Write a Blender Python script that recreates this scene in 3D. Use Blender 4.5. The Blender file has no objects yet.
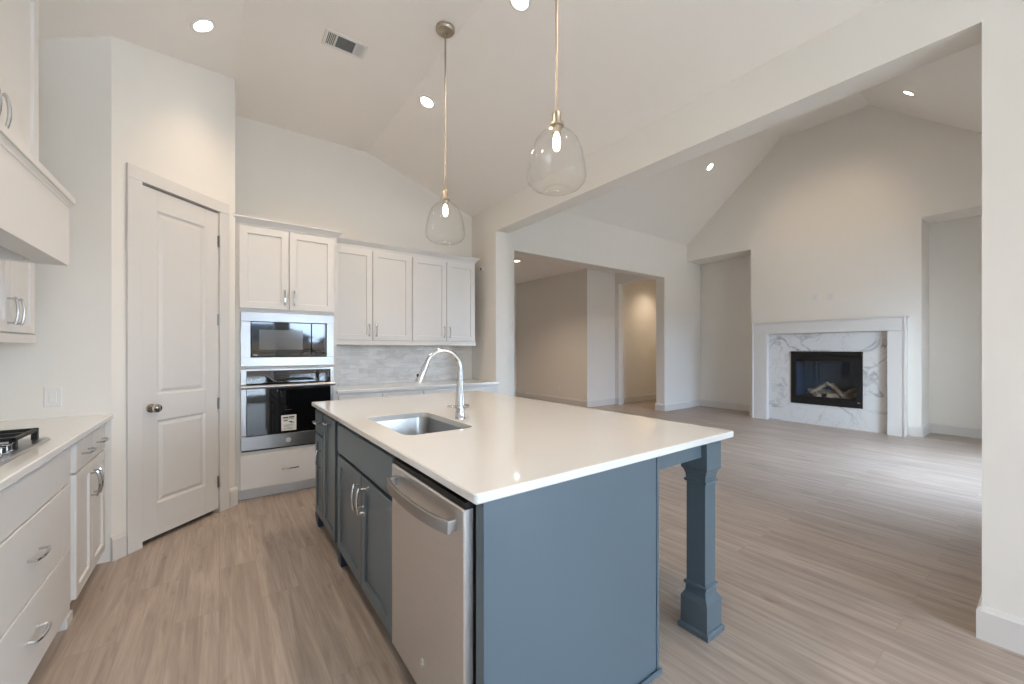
import bpy, bmesh, math, random
from mathutils import Vector, Matrix
from mathutils.geometry import tessellate_polygon
random.seed(7)
PI = math.pi
SC = bpy.context.scene
COL = SC.collection

# ------------------------------------------------------------------ camera
cam_d = bpy.data.cameras.new('camera')
cam = bpy.data.objects.new('camera', cam_d); COL.objects.link(cam)
cam_d.sensor_width = 36.0
cam_d.lens = 402.0/1024*36
cam_d.shift_y = 7.7/1024
cam_d.clip_start = .02
cam.location = (0, 0, 1.31)
cam.rotation_euler = (PI/2, 0, -math.radians(36.06))
SC.camera = cam

# ------------------------------------------------------------------ world, exposure
SC.view_settings.view_transform = 'Standard'
SC.view_settings.look = 'None'
SC.view_settings.exposure = 1.0
SC.view_settings.gamma = 1.0
SC.view_settings.use_curve_mapping = False
SKY = 11.8
w = bpy.data.worlds.new('sky'); SC.world = w; w.use_nodes = True
nt = w.node_tree; nt.nodes.clear()
wo = nt.nodes.new('ShaderNodeOutputWorld'); bg = nt.nodes.new('ShaderNodeBackground')
tc = nt.nodes.new('ShaderNodeTexCoord'); nz = nt.nodes.new('ShaderNodeTexNoise')
cr = nt.nodes.new('ShaderNodeValToRGB')
nz.inputs['Scale'].default_value = 2.5; nz.inputs['Detail'].default_value = 5
cr.color_ramp.elements[0].position = .35; cr.color_ramp.elements[0].color = (.475, .667, 1, 1)
cr.color_ramp.elements[1].position = .62; cr.color_ramp.elements[1].color = (.705, .836, 1, 1)
nt.links.new(tc.outputs['Generated'], nz.inputs['Vector'])
nt.links.new(nz.outputs['Fac'], cr.inputs['Fac'])
nt.links.new(cr.outputs['Color'], bg.inputs['Color'])
bg.inputs['Strength'].default_value = SKY
nt.links.new(bg.outputs[0], wo.inputs[0])
SC.cycles.use_denoising = True
SC.cycles.max_bounces = 10
SC.cycles.diffuse_bounces = 6
SC.cycles.glossy_bounces = 4
SC.cycles.transparent_max_bounces = 12
SC.cycles.sample_clamp_indirect = 6.0
SC.cycles.caustics_reflective = False
SC.cycles.caustics_refractive = False
LAMP = 1.45      # one dial for all lamps

# window openings: (name, axis, fixed, a0, a1, z0, z1)   axis 'x': wall runs along X at Y = fixed
WIN = [
    ('window_1', 'x', -3.6, .26, 1.18, .12, 2.32),
    ('window_2', 'x', -3.6, 1.44, 2.40, .12, 2.32),
    ('window_3', 'x', -.15, 5.2, 6.2, .35, 2.45),
    ('window_4', 'x', -.15, 6.4, 7.4, .35, 2.45),
    ('window_added', 'y', 2.80, -2.9, -1.3, .10, 2.35),  # unseen window added to bring light to the left cabinets
]
for n, ax, f, a0, a1, z0, z1 in WIN:      # light portals: guide the sky light through the glass
    ld = bpy.data.lights.new('portal', 'AREA'); ld.shape = 'RECTANGLE'
    ld.size = a1-a0; ld.size_y = z1-z0
    ld.cycles.is_portal = True
    lo = bpy.data.objects.new('window_portal', ld); COL.objects.link(lo)
    if ax == 'x':
        lo.location = ((a0+a1)/2, f-.17, (z0+z1)/2); lo.rotation_euler = (PI/2, 0, 0)   # shines to +Y
    else:
        lo.location = (f+.21, (a0+a1)/2, (z0+z1)/2); lo.rotation_euler = (PI/2, 0, PI/2)  # shines to -X

# ------------------------------------------------------------------ materials
def lin(c):
    out = []
    for v in c:
        v = v/255
        out.append(v/12.92 if v <= .04045 else ((v+.055)/1.055)**2.4)
    return (*out, 1)

def mat(name, c, rough=.5, metal=0., var=.0, scale=8., bump=0., bscale=200., emit=None, estr=0., coat=0., spec=.5, stretch=None):
    m = bpy.data.materials.new(name); m.use_nodes = True
    t = m.node_tree; b = t.nodes['Principled BSDF']
    b.inputs['Base Color'].default_value = lin(c)
    b.inputs['Roughness'].default_value = rough
    b.inputs['Metallic'].default_value = metal
    b.inputs['Specular IOR Level'].default_value = spec
    if coat: b.inputs['Coat Weight'].default_value = coat
    if emit:
        b.inputs['Emission Color'].default_value = emit; b.inputs['Emission Strength'].default_value = estr
    co = t.nodes.new('ShaderNodeTexCoord'); mp = t.nodes.new('ShaderNodeMapping')
    if stretch: mp.inputs['Scale'].default_value = stretch
    t.links.new(co.outputs['Object'], mp.inputs['Vector'])
    if var:
        n = t.nodes.new('ShaderNodeTexNoise'); n.inputs['Scale'].default_value = scale; n.inputs['Detail'].default_value = 4
        t.links.new(mp.outputs[0], n.inputs['Vector'])
        mx = t.nodes.new('ShaderNodeMix'); mx.data_type = 'RGBA'
        a = lin(c); mx.inputs[6].default_value = tuple(min(1, v*(1-var)) for v in a[:3])+(1,)
        mx.inputs[7].default_value = tuple(min(1, v*(1+var)) for v in a[:3])+(1,)
        t.links.new(n.outputs['Fac'], mx.inputs[0]); t.links.new(mx.outputs[2], b.inputs['Base Color'])
    if bump:
        n2 = t.nodes.new('ShaderNodeTexNoise'); n2.inputs['Scale'].default_value = bscale
        t.links.new(mp.outputs[0], n2.inputs['Vector'])
        bp = t.nodes.new('ShaderNodeBump'); bp.inputs['Strength'].default_value = bump; bp.inputs['Distance'].default_value = .002
        t.links.new(n2.outputs['Fac'], bp.inputs['Height']); t.links.new(bp.outputs[0], b.inputs['Normal'])
    return m

def glass_mat(name, tint=(1, 1, 1, 1), ior=1.45, boost=1.0):
    """thin clear glass: what passes straight through plus a Fresnel reflection"""
    m = bpy.data.materials.new(name); m.use_nodes = True; t = m.node_tree; t.nodes.clear()
    o = t.nodes.new('ShaderNodeOutputMaterial'); mx = t.nodes.new('ShaderNodeMixShader')
    tr = t.nodes.new('ShaderNodeBsdfTransparent'); gl = t.nodes.new('ShaderNodeBsdfGlossy'); fr = t.nodes.new('ShaderNodeLayerWeight')
    tr.inputs[0].default_value = tint; gl.inputs['Roughness'].default_value = .01
    pw_ = t.nodes.new('ShaderNodeMath'); pw_.operation = 'POWER'; pw_.inputs[1].default_value = 4.0
    mu = t.nodes.new('ShaderNodeMath'); mu.operation = 'MULTIPLY_ADD'; mu.inputs[1].default_value = .75*boost; mu.inputs[2].default_value = .035*boost; mu.use_clamp = True
    fr.inputs['Blend'].default_value = .5
    t.links.new(fr.outputs['Facing'], pw_.inputs[0]); t.links.new(pw_.outputs[0], mu.inputs[0]); t.links.new(mu.outputs[0], mx.inputs[0])
    t.links.new(tr.outputs[0], mx.inputs[1]); t.links.new(gl.outputs[0], mx.inputs[2]); t.links.new(mx.outputs[0], o.inputs[0])
    return m

def floor_mat():
    m = bpy.data.materials.new('oak_planks'); m.use_nodes = True; t = m.node_tree; b = t.nodes['Principled BSDF']
    L = t.links.new
    co = t.nodes.new('ShaderNodeTexCoord')
    mp = t.nodes.new('ShaderNodeMapping'); mp.inputs['Rotation'].default_value = (0, 0, PI/2)
    L(co.outputs['Object'], mp.inputs['Vector'])
    br = t.nodes.new('ShaderNodeTexBrick'); br.offset = .37; br.offset_frequency = 2; br.squash = 1
    br.inputs['Scale'].default_value = 1; br.inputs['Brick Width'].default_value = 1.25; br.inputs['Row Height'].default_value = .18
    br.inputs['Mortar Size'].default_value = .0015; br.inputs['Mortar Smooth'].default_value = .3; br.inputs['Bias'].default_value = 0
    br.inputs['Color1'].default_value = (0, 0, 0, 1); br.inputs['Color2'].default_value = (1, 1, 1, 1); br.inputs['Mortar'].default_value = (.5, .5, .5, 1)
    L(mp.outputs[0], br.inputs['Vector'])
    # grain: noise stretched along the plank, shifted per plank
    mg = t.nodes.new('ShaderNodeMapping'); mg.inputs['Scale'].default_value = (22, 1.3, 22)
    L(co.outputs['Object'], mg.inputs['Vector'])
    ad = t.nodes.new('ShaderNodeVectorMath'); ad.operation = 'MULTIPLY_ADD'; ad.inputs[1].default_value = (7, 13, 5)
    L(br.outputs['Color'], ad.inputs[0]); L(mg.outputs[0], ad.inputs[2])
    n1 = t.nodes.new('ShaderNodeTexNoise'); n1.inputs['Scale'].default_value = 1; n1.inputs['Detail'].default_value = 7; n1.inputs['Roughness'].default_value = .6; n1.inputs['Distortion'].default_value = .8
    L(ad.outputs[0], n1.inputs['Vector'])
    mg2 = t.nodes.new('ShaderNodeMapping'); mg2.inputs['Scale'].default_value = (150, 4, 60); L(co.outputs['Object'], mg2.inputs['Vector'])
    n2 = t.nodes.new('ShaderNodeTexNoise'); n2.inputs['Scale'].default_value = 1; n2.inputs['Detail'].default_value = 3; L(mg2.outputs[0], n2.inputs['Vector'])
    cr = t.nodes.new('ShaderNodeValToRGB'); e = cr.color_ramp.elements
    e[0].position = .28; e[0].color = lin((149, 135, 124)); e[1].position = .72; e[1].color = lin((190, 176, 165))
    k = cr.color_ramp.elements.new(.5); k.color = lin((171, 156, 144))
    L(n1.outputs['Fac'], cr.inputs['Fac'])
    m1 = t.nodes.new('ShaderNodeMix'); m1.data_type = 'RGBA'; m1.blend_type = 'MULTIPLY'; m1.inputs[0].default_value = .35
    cr2 = t.nodes.new('ShaderNodeValToRGB'); cr2.color_ramp.elements[0].position = .3; cr2.color_ramp.elements[0].color = (.62, .62, .62, 1); cr2.color_ramp.elements[1].position = .65
    L(n2.outputs['Fac'], cr2.inputs['Fac']); L(cr.outputs['Color'], m1.inputs[6]); L(cr2.outputs['Color'], m1.inputs[7])
    # tone per plank
    m2 = t.nodes.new('ShaderNodeMix'); m2.data_type = 'RGBA'; m2.blend_type = 'MULTIPLY'; m2.inputs[0].default_value = 1
    mr = t.nodes.new('ShaderNodeMapRange'); mr.inputs[3].default_value = .94; mr.inputs[4].default_value = 1.04
    L(br.outputs['Color'], mr.inputs[0]); L(m1.outputs[2], m2.inputs[6]); L(mr.outputs[0], m2.inputs[7])
    m3 = t.nodes.new('ShaderNodeMix'); m3.data_type = 'RGBA'; m3.inputs[7].default_value = lin((120, 102, 88))
    mf = t.nodes.new('ShaderNodeMath'); mf.operation = 'MULTIPLY'; mf.inputs[1].default_value = .3
    L(br.outputs['Fac'], mf.inputs[0]); L(mf.outputs[0], m3.inputs[0]); nk = t.nodes.new('ShaderNodeTexNoise'); nk.inputs['Scale'].default_value = 1; nk.inputs['Detail'].default_value = 2
    mk = t.nodes.new('ShaderNodeMapping'); mk.inputs['Scale'].default_value = (13, 4, 13); L(co.outputs['Object'], mk.inputs['Vector']); L(mk.outputs[0], nk.inputs['Vector'])
    ck_ = t.nodes.new('ShaderNodeValToRGB'); ck_.color_ramp.elements[0].position = .66; ck_.color_ramp.elements[0].color = (1, 1, 1, 1); ck_.color_ramp.elements[1].position = .76; ck_.color_ramp.elements[1].color = (.72, .68, .64, 1)
    L(nk.outputs['Fac'], ck_.inputs['Fac'])
    m4 = t.nodes.new('ShaderNodeMix'); m4.data_type = 'RGBA'; m4.blend_type = 'MULTIPLY'; m4.inputs[0].default_value = 1
    L(m2.outputs[2], m4.inputs[6]); L(ck_.outputs['Color'], m4.inputs[7]); L(m4.outputs[2], m3.inputs[6])
    L(m3.outputs[2], b.inputs['Base Color'])
    b.inputs['Roughness'].default_value = .42
    b.inputs['Specular IOR Level'].default_value = .4
    bp = t.nodes.new('ShaderNodeBump'); bp.inputs['Strength'].default_value = .12; bp.inputs['Distance'].default_value = .002
    L(n2.outputs['Fac'], bp.inputs['Height']); L(bp.outputs[0], b.inputs['Normal'])
    return m

def marble_mat(name, base, vein, scale=1.0, width=.03, rough=.15, strength=.9):
    m = bpy.data.materials.new(name); m.use_nodes = True; t = m.node_tree; b = t.nodes['Principled BSDF']; L = t.links.new
    co = t.nodes.new('ShaderNodeTexCoord'); mp = t.nodes.new('ShaderNodeMapping'); mp.inputs['Rotation'].default_value = (.7, .1, .3)
    mp.inputs['Location'].default_value = (3.1, 1.7, .4)
    L(co.outputs['Object'], mp.inputs['Vector'])
    def vn(sc, wd, dist, off):
        n = t.nodes.new('ShaderNodeTexNoise'); n.inputs['Scale'].default_value = sc*scale; n.inputs['Detail'].default_value = 5
        n.inputs['Roughness'].default_value = .5; n.inputs['Distortion'].default_value = dist
        ad = t.nodes.new('ShaderNodeVectorMath'); ad.inputs[1].default_value = (off, off*.6, off*1.7); L(mp.outputs[0], ad.inputs[0]); L(ad.outputs[0], n.inputs['Vector'])
        s = t.nodes.new('ShaderNodeMath'); s.operation = 'SUBTRACT'; s.inputs[1].default_value = .5; L(n.outputs['Fac'], s.inputs[0])
        a = t.nodes.new('ShaderNodeMath'); a.operation = 'ABSOLUTE'; L(s.outputs[0], a.inputs[0])
        r = t.nodes.new('ShaderNodeMapRange'); r.inputs[1].default_value = 0; r.inputs[2].default_value = wd; r.inputs[3].default_value = 1; r.inputs[4].default_value = 0
        L(a.outputs[0], r.inputs[0]); return r
    v1 = vn(1.6, width, 1.3, 0); v2 = vn(3.7, width*.6, .9, 5)
    n3 = t.nodes.new('ShaderNodeTexNoise'); n3.inputs['Scale'].default_value = 2.1*scale; L(mp.outputs[0], n3.inputs['Vector'])
    r3 = t.nodes.new('ShaderNodeMapRange'); r3.inputs[1].default_value = .42; r3.inputs[2].default_value = .62; L(n3.outputs['Fac'], r3.inputs[0])
    mm = t.nodes.new('ShaderNodeMath'); mm.operation = 'MULTIPLY'; L(v1.outputs[0], mm.inputs[0]); L(r3.outputs[0], mm.inputs[1])
    m2 = t.nodes.new('ShaderNodeMath'); m2.operation = 'MULTIPLY'; m2.inputs[1].default_value = .3; L(v2.outputs[0], m2.inputs[0])
    s = t.nodes.new('ShaderNodeMath'); s.use_clamp = True; L(mm.outputs[0], s.inputs[0]); L(m2.outputs[0], s.inputs[1])
    s2 = t.nodes.new('ShaderNodeMath'); s2.operation = 'MULTIPLY'; s2.inputs[1].default_value = strength; L(s.outputs[0], s2.inputs[0])
    mx = t.nodes.new('ShaderNodeMix'); mx.data_type = 'RGBA'; mx.inputs[6].default_value = lin(base); mx.inputs[7].default_value = lin(vein)
    L(s2.outputs[0], mx.inputs[0]); L(mx.outputs[2], b.inputs['Base Color']); b.inputs['Roughness'].default_value = rough
    return m

def tile_mat():
    m = bpy.data.materials.new('marble_tile'); m.use_nodes = True; t = m.node_tree; b = t.nodes['Principled BSDF']; L = t.links.new
    co = t.nodes.new('ShaderNodeTexCoord'); mp = t.nodes.new('ShaderNodeMapping'); mp.inputs['Rotation'].default_value = (-PI/2, 0, 0)
    L(co.outputs['Object'], mp.inputs['Vector'])
    br = t.nodes.new('ShaderNodeTexBrick'); br.inputs['Scale'].default_value = 1; br.inputs['Brick Width'].default_value = .20; br.inputs['Row Height'].default_value = .052
    br.inputs['Mortar Size'].default_value = .0015; br.inputs['Color1'].default_value = lin((224, 221, 216)); br.inputs['Color2'].default_value = lin((240, 238, 234)); br.inputs['Mortar'].default_value = lin((222, 220, 216))
    L(mp.outputs[0], br.inputs['Vector'])
    mp2 = t.nodes.new('ShaderNodeMapping'); mp2.inputs['Scale'].default_value = (5, 5, 14); L(co.outputs['Object'], mp2.inputs['Vector'])
    n = t.nodes.new('ShaderNodeTexNoise'); n.inputs['Scale'].default_value = 1.2; n.inputs['Detail'].default_value = 6; n.inputs['Distortion'].default_value = 1; L(mp2.outputs[0], n.inputs['Vector'])
    cr = t.nodes.new('ShaderNodeValToRGB'); cr.color_ramp.elements[0].position = .35; cr.color_ramp.elements[0].color = lin((216, 216, 217)); cr.color_ramp.elements[1].position = .6
    L(n.outputs['Fac'], cr.inputs['Fac'])
    mx = t.nodes.new('ShaderNodeMix'); mx.data_type = 'RGBA'; mx.blend_type = 'MULTIPLY'; mx.inputs[0].default_value = .5
    L(br.outputs['Color'], mx.inputs[6]); L(cr.outputs['Color'], mx.inputs[7]); L(mx.outputs[2], b.inputs['Base Color']); b.inputs['Roughness'].default_value = .25
    bp = t.nodes.new('ShaderNodeBump'); bp.invert = True; bp.inputs['Strength'].default_value = .3; bp.inputs['Distance'].default_value = .002
    L(br.outputs['Fac'], bp.inputs['Height']); L(bp.outputs[0], b.inputs['Normal'])
    return m

M_WALL = mat('wall_paint', (230, 225, 217), .85, var=.01, bump=.15, bscale=130)
M_CEIL = mat('ceiling_paint', (240, 234, 227), .9, var=.01, bump=.15, bscale=110)
M_TRIM = mat('trim_paint', (216, 212, 207), .4)
M_CAB = mat('white_cabinet_paint', (218, 215, 211), .38, var=.01)
M_BLUE = mat('slate_blue_paint', (86, 100, 109), .3, var=.02, spec=.5)
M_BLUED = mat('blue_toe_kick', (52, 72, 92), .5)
M_QUARTZ = mat('white_quartz', (219, 219, 217), .06, var=.015, scale=60)
M_STEEL = mat('brushed_steel', (222, 221, 221), .36, 1., var=.05, scale=3, bump=.08, bscale=12, stretch=(2, 2, 60))
M_SINK = mat('sink_steel', (168, 168, 168), .3, 1., var=.03, scale=4)
M_STEELL = mat('polished_steel', (168, 167, 166), .28, 1., var=.02, scale=3)
M_CHROME = mat('chrome', (205, 206, 208), .07, 1.)
M_NICKEL = mat('satin_nickel', (178, 168, 152), .36, 1.)
M_KNOB = mat('polished_nickel', (200, 192, 182), .1, 1.)
M_BLACK = mat('black_enamel', (9, 9, 10), .45, var=.1)
M_GRATE = mat('black_cast_iron', (18, 18, 18), .45, var=.2)
M_DGLASS = mat('black_glass', (10, 10, 11), .04, coat=.5)
M_WINGLASS = mat('smoked_window', (98, 98, 98), .08)
M_PLASTIC = mat('white_plastic', (226, 224, 220), .35)
M_PAPER = mat('paper_label', (225, 225, 222), .6)
M_INK = mat('ink', (40, 40, 42), .6)
M_DARK = mat('dark_void', (30, 29, 28), .9)
M_HOODIN = mat('hood_liner', (196, 194, 188), .5)
M_FLOOR = floor_mat()
M_MARBLE = marble_mat('fireplace_marble', (216, 215, 213), (134, 132, 132), 1.0, .034, .12, .7)
M_TILE = tile_mat()
M_LOG = mat('ceramic_log', (172, 148, 118), .85, var=.45, scale=25, bump=.6, bscale=40)
M_FIREBLUE = mat('firebox_blue_reflection', (44, 66, 84), .6, var=.3, scale=9)  # blue of the windows mirrored in the glass is put into this colour
M_BOUNCE = mat('bounce_ground', (205, 200, 192), .9, var=.2, scale=3)  # unseen ground, made pale so it bounces sky light up to the ceilings
M_FENCE = mat('fence_wood', (104, 84, 66), .85, var=.25, scale=2, stretch=(6, 6, .6))
M_ROOF = mat('roof_shingle', (84, 82, 82), .9, var=.2, scale=6)
M_LAMPON = mat('lamp_diffuser', (255, 244, 226), .5, emit=(1, .90, .76, 1), estr=14)
M_BULB = mat('bulb_filament', (255, 230, 190), .5, emit=(1, .78, .50, 1), estr=45)
M_BULBG = mat('glowing_bulb', (255, 236, 205), .3, emit=(1, .84, .62, 1), estr=7)
M_GLASS = glass_mat('clear_shade_glass', (1, 1, .998, 1), 1.42, .6)
M_PANE = glass_mat('window_pane', (.97, .985, .98, 1), 1.45, .6)
M_FGLASS = glass_mat('firebox_glass', (.92, .95, 1, 1), 1.5, 1.0)

# ------------------------------------------------------------------ mesh helpers
class MB:
    def __init__(s): s.v = []; s.f = []
    def add(s, vs, fs):
        o = len(s.v); s.v += [tuple(v) for v in vs]; s.f += [tuple(i+o for i in f) for f in fs]; return s
    def box(s, x0, x1, y0, y1, z0, z1):
        x0, x1 = min(x0, x1), max(x0, x1); y0, y1 = min(y0, y1), max(y0, y1); z0, z1 = min(z0, z1), max(z0, z1)
        return s.add([(x0, y0, z0), (x1, y0, z0), (x1, y1, z0), (x0, y1, z0), (x0, y0, z1), (x1, y0, z1), (x1, y1, z1), (x0, y1, z1)],
                     [(0, 3, 2, 1), (4, 5, 6, 7), (0, 1, 5, 4), (1, 2, 6, 5), (2, 3, 7, 6), (3, 0, 4, 7)])
    def loops(s, L, cap0=True, cap1=True, ring=False):
        n = len(L[0]); o = len(s.v)
        for l in L: s.v += [tuple(p) for p in l]
        k = len(L)
        for i in range(k if ring else k-1):
            a = o+i*n; b = o+((i+1) % k)*n
            for j in range(n):
                s.f.append((a+j, a+(j+1) % n, b+(j+1) % n, b+j))
        if cap0 and not ring: s.f.append(tuple(o+j for j in range(n))[::-1])
        if cap1 and not ring: s.f.append(tuple(o+(k-1)*n+j for j in range(n)))
        return s
    def prism(s, pts, a, b, axis):
        """polygon pts extruded along axis from a to b; axis 'x': pts=(y,z); 'y': (x,z); 'z': (x,y)"""
        def P(p, t):
            return (t, p[0], p[1]) if axis == 'x' else (p[0], t, p[1]) if axis == 'y' else (p[0], p[1], t)
        return s.loops([[P(p, a) for p in pts], [P(p, b) for p in pts]])
    def tube(s, pts, r, n=10, flat=None):
        pts = [Vector(p) for p in pts]; k = len(pts); rs = r if isinstance(r, (list, tuple)) else [r]*k
        up = None; L = []
        for i, p in enumerate(pts):
            t = (pts[min(i+1, k-1)]-pts[max(i-1, 0)]).normalized()
            if up is None:
                up = Vector((0, 0, 1)) if abs(t.z) < .9 else Vector((1, 0, 0))
            u = (up-t*up.dot(t)).normalized(); up = u; v = t.cross(u)
            L.append([p+(u*math.cos(2*PI*j/n)+v*math.sin(2*PI*j/n)*(flat or 1))*rs[i] for j in range(n)])
        return s.loops(L)
    def lathe(s, prof, c=(0, 0, 0), n=28, axis='z', cap=True):
        L = []
        for r, h in prof:
            l = []
            for j in range(n):
                a = 2*PI*j/n; x, y = r*math.cos(a), r*math.sin(a)
                if axis == 'z': q = (x, y, h)
                elif axis == 'y': q = (x, h, y)
                else: q = (h, x, y)
                l.append((q[0]+c[0], q[1]+c[1], q[2]+c[2]))
            L.append(l)
        return s.loops(L, cap, cap)
    def panel(s, x0, x1, z0, z1, prof, hole=False):
        """front-facing (to -Y) panel: prof = [(inset, y)...]"""
        L = [[(x0+i, y, z0+i), (x1-i, y, z0+i), (x1-i, y, z1-i), (x0+i, y, z1-i)] for i, y in prof]
        return s.loops(L)
    def move(s, m):
        s.v = [tuple(m @ Vector(v)) for v in s.v]; return s

def obj(name, mb, m, parent=None, smooth=False, bevel=0, kind=None, label=None, normals=True):
    me = bpy.data.meshes.new(name)
    bm = bmesh.new(); vs = [bm.verts.new(v) for v in mb.v]; bm.verts.index_update()
    for f in mb.f:
        try: bm.faces.new([vs[i] for i in f])
        except ValueError: pass
    if normals: bmesh.ops.recalc_face_normals(bm, faces=bm.faces)
    bm.to_mesh(me); bm.free(); me.materials.append(m)
    if smooth:
        for p in me.polygons: p.use_smooth = True
        me.set_sharp_from_angle(angle=math.radians(38))
    o = bpy.data.objects.new(name, me); COL.objects.link(o)
    if parent: o.parent = parent
    if bevel:
        b = o.modifiers.new('bevel', 'BEVEL'); b.width = bevel; b.segments = 2; b.limit_method = 'ANGLE'; b.angle_limit = math.radians(40); b.harden_normals = False
    if kind: o['kind'] = kind
    if label: o['label'] = label
    return o

def struct(name, mb, m, parent=None, bevel=0, smooth=False):
    return obj(name, mb, m, parent, bevel=bevel, smooth=smooth, kind=None if parent else 'structure')

def thing(name, label, cat, loc=(0, 0, 0), rotz=0, group=None):
    o = bpy.data.objects.new(name, None); COL.objects.link(o); o.empty_display_size = .1
    o.location = loc; o.rotation_euler = (0, 0, rotz); o['label'] = label; o['category'] = cat
    if group: o['group'] = group
    return o

def tag(o, label, cat, group=None):
    o['label'] = label; o['category'] = cat
    if group: o['group'] = group
    return o

def copy_tree(o, parent=None):
    c = o.copy(); COL.objects.link(c); c.parent = parent
    for ch in list(o.children): copy_tree(ch, c)
    return c

def lamp(name, kind, loc, power, col=(1, .80, .60), size=.1, parent=None, spot=None, rot=(0, 0, 0), blend=.6):
    d = bpy.data.lights.new(name, kind); d.energy = power*LAMP; d.color = col
    if kind == 'SPOT': d.shadow_soft_size = size; d.spot_size = math.radians(spot); d.spot_blend = blend
    elif kind == 'POINT': d.shadow_soft_size = size
    else: d.shape = 'DISK'; d.size = size
    o = bpy.data.objects.new(name, d); COL.objects.link(o); o.location = loc; o.rotation_euler = rot
    if parent: o.parent = parent
    return o

# ------------------------------------------------------------------ room shell
XL, XP, XP2 = -1.18, 2.80, 2.99          # kitchen left wall, partition faces
YB, YL, YL2 = 4.78, 5.00, 5.20           # kitchen back wall, living opening wall
XF, XN = 8.52, 9.10                      # fireplace wall, back of niches
YR, YW = -3.60, -.15                     # rear wall, living window wall
CH = 3.61
OPZ = 2.80
OW0, OW1, OWZ = 3.685, 7.65, 2.845      # wide opening into the foyer
P1 = (-.54, 3.475); P2 = (.108, 4.123)   # the slanting pantry wall

struct('floor', MB().box(-1.4, 10.4, -3.8, 9.4, -.1, 0), M_FLOOR)

def holed(axis, f0, f1, a0, a1, z0, z1, holes):
    """wall slab with rectangular holes; axis 'x' runs along X with thickness f0..f1 in Y"""
    m = MB()
    cuts = sorted({a0, a1, *[h[0] for h in holes], *[h[1] for h in holes]})
    for p, q in zip(cuts, cuts[1:]):
        mid = (p+q)/2; hs = sorted([h for h in holes if h[0] < mid < h[1]], key=lambda h: h[2]); z = z0
        segs = []
        for h in hs:
            if h[2] > z: segs.append((z, h[2]))
            z = h[3]
        if z < z1: segs.append((z, z1))
        for s0, s1 in segs:
            if axis == 'x': m.box(p, q, f0, f1, s0, s1)
            else: m.box(f0, f1, p, q, s0, s1)
    return m

struct('wall_left', MB().box(XL-.15, XL, YR-.15, YB+.15, 0, 3.4), M_WALL)
struct('wall_back', MB().box(XL, XP, YB, YB+.15, 0, 3.9), M_WALL)
rear = [(a0, a1, z0, z1) for n, ax, f, a0, a1, z0, z1 in WIN if ax == 'x' and f == -3.6]
struct('wall_rear', holed('x', YR-.15, YR, XL-.15, XP2, 0, 3.9, rear), M_WALL)
liv = [(a0, a1, z0, z1) for n, ax, f, a0, a1, z0, z1 in WIN if ax == 'x' and f == -.15]
struct('wall_living_front', holed('x', YW-.15, YW, XP2, XN+.2, 0, 3.9, liv), M_WALL)
part_h = [(.22, 4.19, 0, OPZ)] + [(a0, a1, z0, z1) for n, ax, f, a0, a1, z0, z1 in WIN if ax == 'y']
struct('wall_partition', holed('y', XP, XP2, YR, YL, 0, 5.5, part_h), M_WALL)
struct('wall_living_back', holed('x', YL, YL2, XP, XN+.2, 0, 3.9, [(OW0, OW1, 0, OWZ)]), M_WALL)
# fireplace wall with its two niches and the firebox hole
fm = MB()
FB = (1.913, 2.918, .355, 1.28)
for y0, y1, z0, z1 in ((1.26, FB[0], 0, 3.30), (FB[1], 3.66, 0, 3.30), (FB[0], FB[1], 0, FB[2]), (FB[0], FB[1], FB[3], 3.30), (YW, YL, 3.30, 5.5)):
    fm.box(XF, XN+.02, y0, y1, z0, z1)
fm.box(XN, XN+.2, YW, YL, 0, 3.32)
struct('wall_fireplace', fm, M_WALL)

# ceilings
T = .12
def zk(x): return min(CH, 3.255+.53*(x+.54), CH-.343*(x-1.40))
kp = [(XL-.02, zk(XL-.02)), (.130, CH), (1.40, CH), (XP+.02, zk(XP+.02))]
struct('ceiling', MB().prism(kp+[(x, z+T) for x, z in kp[::-1]], YR-.02, YB+.02, 'y'), M_CEIL)
lp = [(YW-.02, 3.60), (1.85, 5.27), (3.12, 5.27), (YL+.02, 3.643)]
struct('ceiling_living', MB().prism(lp+[(y, z+T) for y, z in lp[::-1]], XP2-.02, XF+.1, 'x'), M_WALL)

# pantry walls: return + slanting wall with door opening
DV = Vector((P2[0]-P1[0], P2[1]-P1[1], 0)); DLEN = DV.length; DANG = math.atan2(DV.y, DV.x)
MD = Matrix.Translation((P1[0], P1[1], 0)) @ Matrix.Rotation(DANG, 4, 'Z')     # local x along wall, -y towards the room
D0, D1, DZ = .172, .752, 2.415
struct('wall_pantry_return', MB().box(XL, P1[0], P1[1], P1[1]+.11, 0, 3.42), M_WALL)
pw = MB()
for u0, u1, z0, z1 in ((0, D0-.012, 0, 3.72), (D1+.012, DLEN, 0, 3.72), (D0-.012, D1+.012, DZ+.012, 3.72)):
    pw.box(u0, u1, 0, .11, z0, z1)
struct('wall_pantry_door', pw.move(MD), M_WALL)
struct('wall_pantry_side', MB().box(P2[0]-.11, P2[0], P2[1]+.03, YB, 0, 3.75), M_WALL)

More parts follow.
